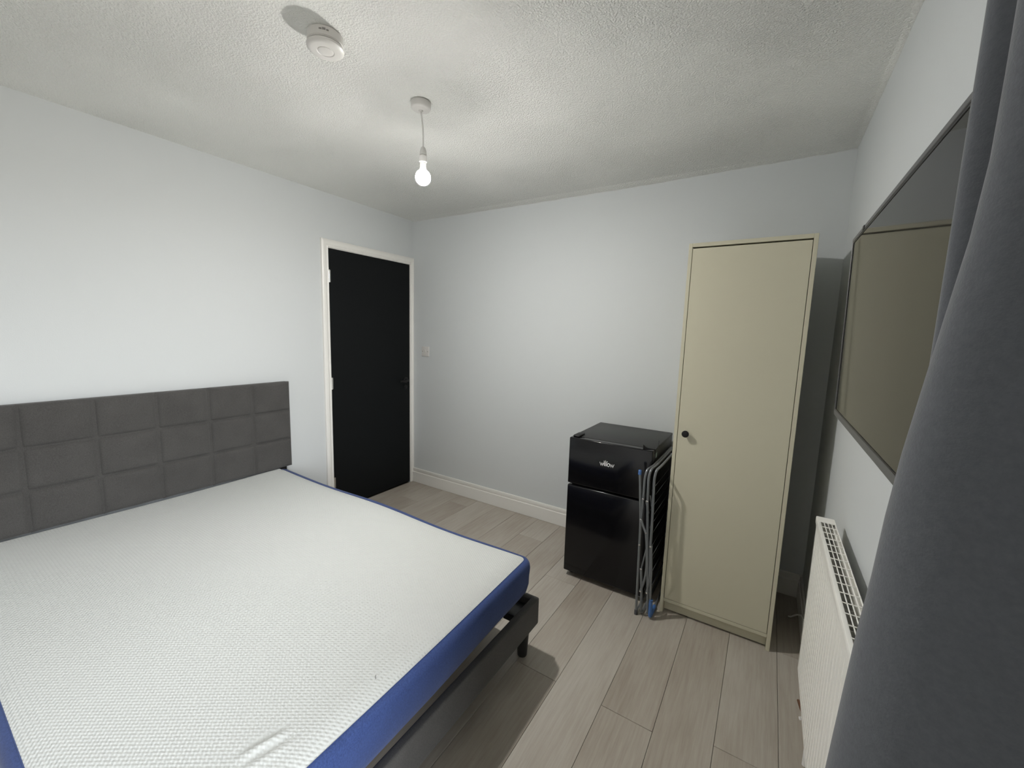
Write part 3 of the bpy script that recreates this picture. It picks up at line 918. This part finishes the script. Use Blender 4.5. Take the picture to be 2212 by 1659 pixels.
obj('curtain_pole', bm, M['black_metal'], cur)

# ================================================================== CEILING FITTINGS
al = thing('smoke_alarm', 'round white smoke alarm on the textured ceiling', 'smoke alarm', (1.442, -1.781, H))
ac = (1.442, -1.781, H)
obj('base', lathe(B(), [(0.0500, 0.001), (0.0500, -0.0035), (0.0545, -0.0038), (0.0548, -0.006), (0.0550, -0.0285), (0.0530, -0.0300)], ac, 56), M['soft_plastic'], al)
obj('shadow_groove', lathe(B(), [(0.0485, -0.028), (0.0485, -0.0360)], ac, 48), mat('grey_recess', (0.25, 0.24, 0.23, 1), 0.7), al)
obj('mid_ring', lathe(B(), [(0.050, -0.0310), (0.0550, -0.0318), (0.0550, -0.0330), (0.050, -0.0338)], ac, 56), M['soft_plastic'], al)
obj('cover', lathe(B(), [(0.049, -0.0352), (0.0560, -0.0358), (0.0575, -0.0385), (0.0565, -0.0430), (0.0520, -0.0468), (0.0440, -0.0486), (0.0270, -0.0492), (0.0252, -0.0478), (0.0235, -0.0478)], ac, 56), M['soft_plastic'], al)
obj('test_button', lathe(B(), [(0.0240, -0.0465), (0.0232, -0.0490), (0.0200, -0.0502), (0.004, -0.0506)], ac, 40), M['soft_plastic'], al)
bm = B()
for da, h_, w_, zc in ((0, .006, .010, -.014), (11, .004, .007, -.0155), (-11, .004, .008, -.0150)):
    a = math.atan2(CY - ac[1], CX - ac[0]) + math.radians(da - 4)
    c_ = Vector((ac[0] + 0.0547 * math.cos(a), ac[1] + 0.0547 * math.sin(a), H + zc))
    tn = Vector((-math.sin(a), math.cos(a), 0)); nr_ = Vector((math.cos(a), math.sin(a), 0))
    vs = []
    for k in (-.002, .0012):
        for su, sv in ((-1, -1), (1, -1), (1, 1), (-1, 1)):
            vs.append(bm.verts.new(c_ + nr_ * k + tn * su * w_ / 2 + Vector((0, 0, sv * h_ / 2))))
    for q in ((0, 1, 2, 3), (7, 6, 5, 4), (0, 4, 5, 1), (1, 5, 6, 2), (2, 6, 7, 3), (3, 7, 4, 0)):
        bm.faces.new([vs[i] for i in q])
obj('vent_slots', bm, mat('shaded_slot', (0.22, 0.21, 0.20, 1), 0.7), al, smooth=False)

pn = thing('pendant_lamp', 'bare lit bulb hanging on a short white flex from a round ceiling rose', 'lamp', (1.4335, -1.342, H))
pc = (1.4335, -1.342, H)
obj('ceiling_rose', lathe(B(), [(0.0370, 0.001), (0.0370, -0.0032), (0.0410, -0.0035), (0.0415, -0.006), (0.0405, -0.024), (0.0375, -0.0285), (0.030, -0.0315), (0.010, -0.0335), (0.0075, -0.0385), (0.004, -0.0395)], pc, 48), M['soft_plastic'], pn)
bx, by = 1.4452, -1.340
bm = B()
tube(bm, [Vector((1.4335 + (bx - 1.4335) * s + 0.0055 * math.sin(math.pi * s), -1.342 + 0.002 * s, H - 0.036 - s * (0.182 - 0.036))) for s in [i / 14 for i in range(15)]], 0.0034, 10)
obj('flex', bm, M['white_plastic'], pn)
hc = (bx, by, 0)
hold = obj('lamp_holder', lathe(B(), [(0.006, 2.187), (0.009, 2.184), (0.0135, 2.172), (0.0148, 2.160), (0.0148, 2.1545), (0.0115, 2.1535), (0.0115, 2.1510), (0.0155, 2.1505), (0.0155, 2.127), (0.0128, 2.125), (0.0128, 2.1215), (0.0128, 2.1205), (0.0128, 2.112)], hc, 32), M['white_plastic'], pn)
obj('bulb_collar', lathe(B(), [(0.0115, 2.118), (0.0128, 2.108), (0.0150, 2.098), (0.0165, 2.0935), (0.0150, 2.0925)], hc, 40), M['white_plastic'], pn)
gr_, gz_ = 0.0320, 2.066
prof_b = [(0.0150, 2.0935)] + [(gr_ * math.cos(a), gz_ - gr_ * math.sin(a)) for a in [math.radians(d) for d in range(-56, 90, 8)]] + [(0.0012, gz_ - gr_)]
obj('bulb_globe', lathe(B(), prof_b, hc, 40), M['bulb'], pn)['label'] = 'glowing white bulb globe'

# ================================================================== LIGHT SWITCH
sw = thing('light_switch', 'white square light switch on the back wall by the door frame', 'light switch', (0.162, 0, 1.231))
obj('plate', box(B(), 0.119, 0.205, -0.0085, 0.001, 1.188, 1.274, 0.0025, 2), M['soft_plastic'], sw)
bm = box(B(), -0.005, 0.005, -0.0045, 0.003, -0.011, 0.011, 0.0015, 2)
bmesh.ops.rotate(bm, verts=bm.verts, cent=(0, 0, 0), matrix=Matrix.Rotation(math.radians(9), 3, 'X'))
bmesh.ops.translate(bm, verts=bm.verts, vec=(0.163, -0.0092, 1.236))
obj('rocker', bm, M['soft_plastic'], sw)
for x_ in (0.130, 0.194):
    obj('screw', lathe(B(), [(0.0034, -0.0080), (0.0034, -0.0092), (0.0022, -0.0097)], (x_, 0, 1.231), 14, 'y'), M['chrome'], sw)
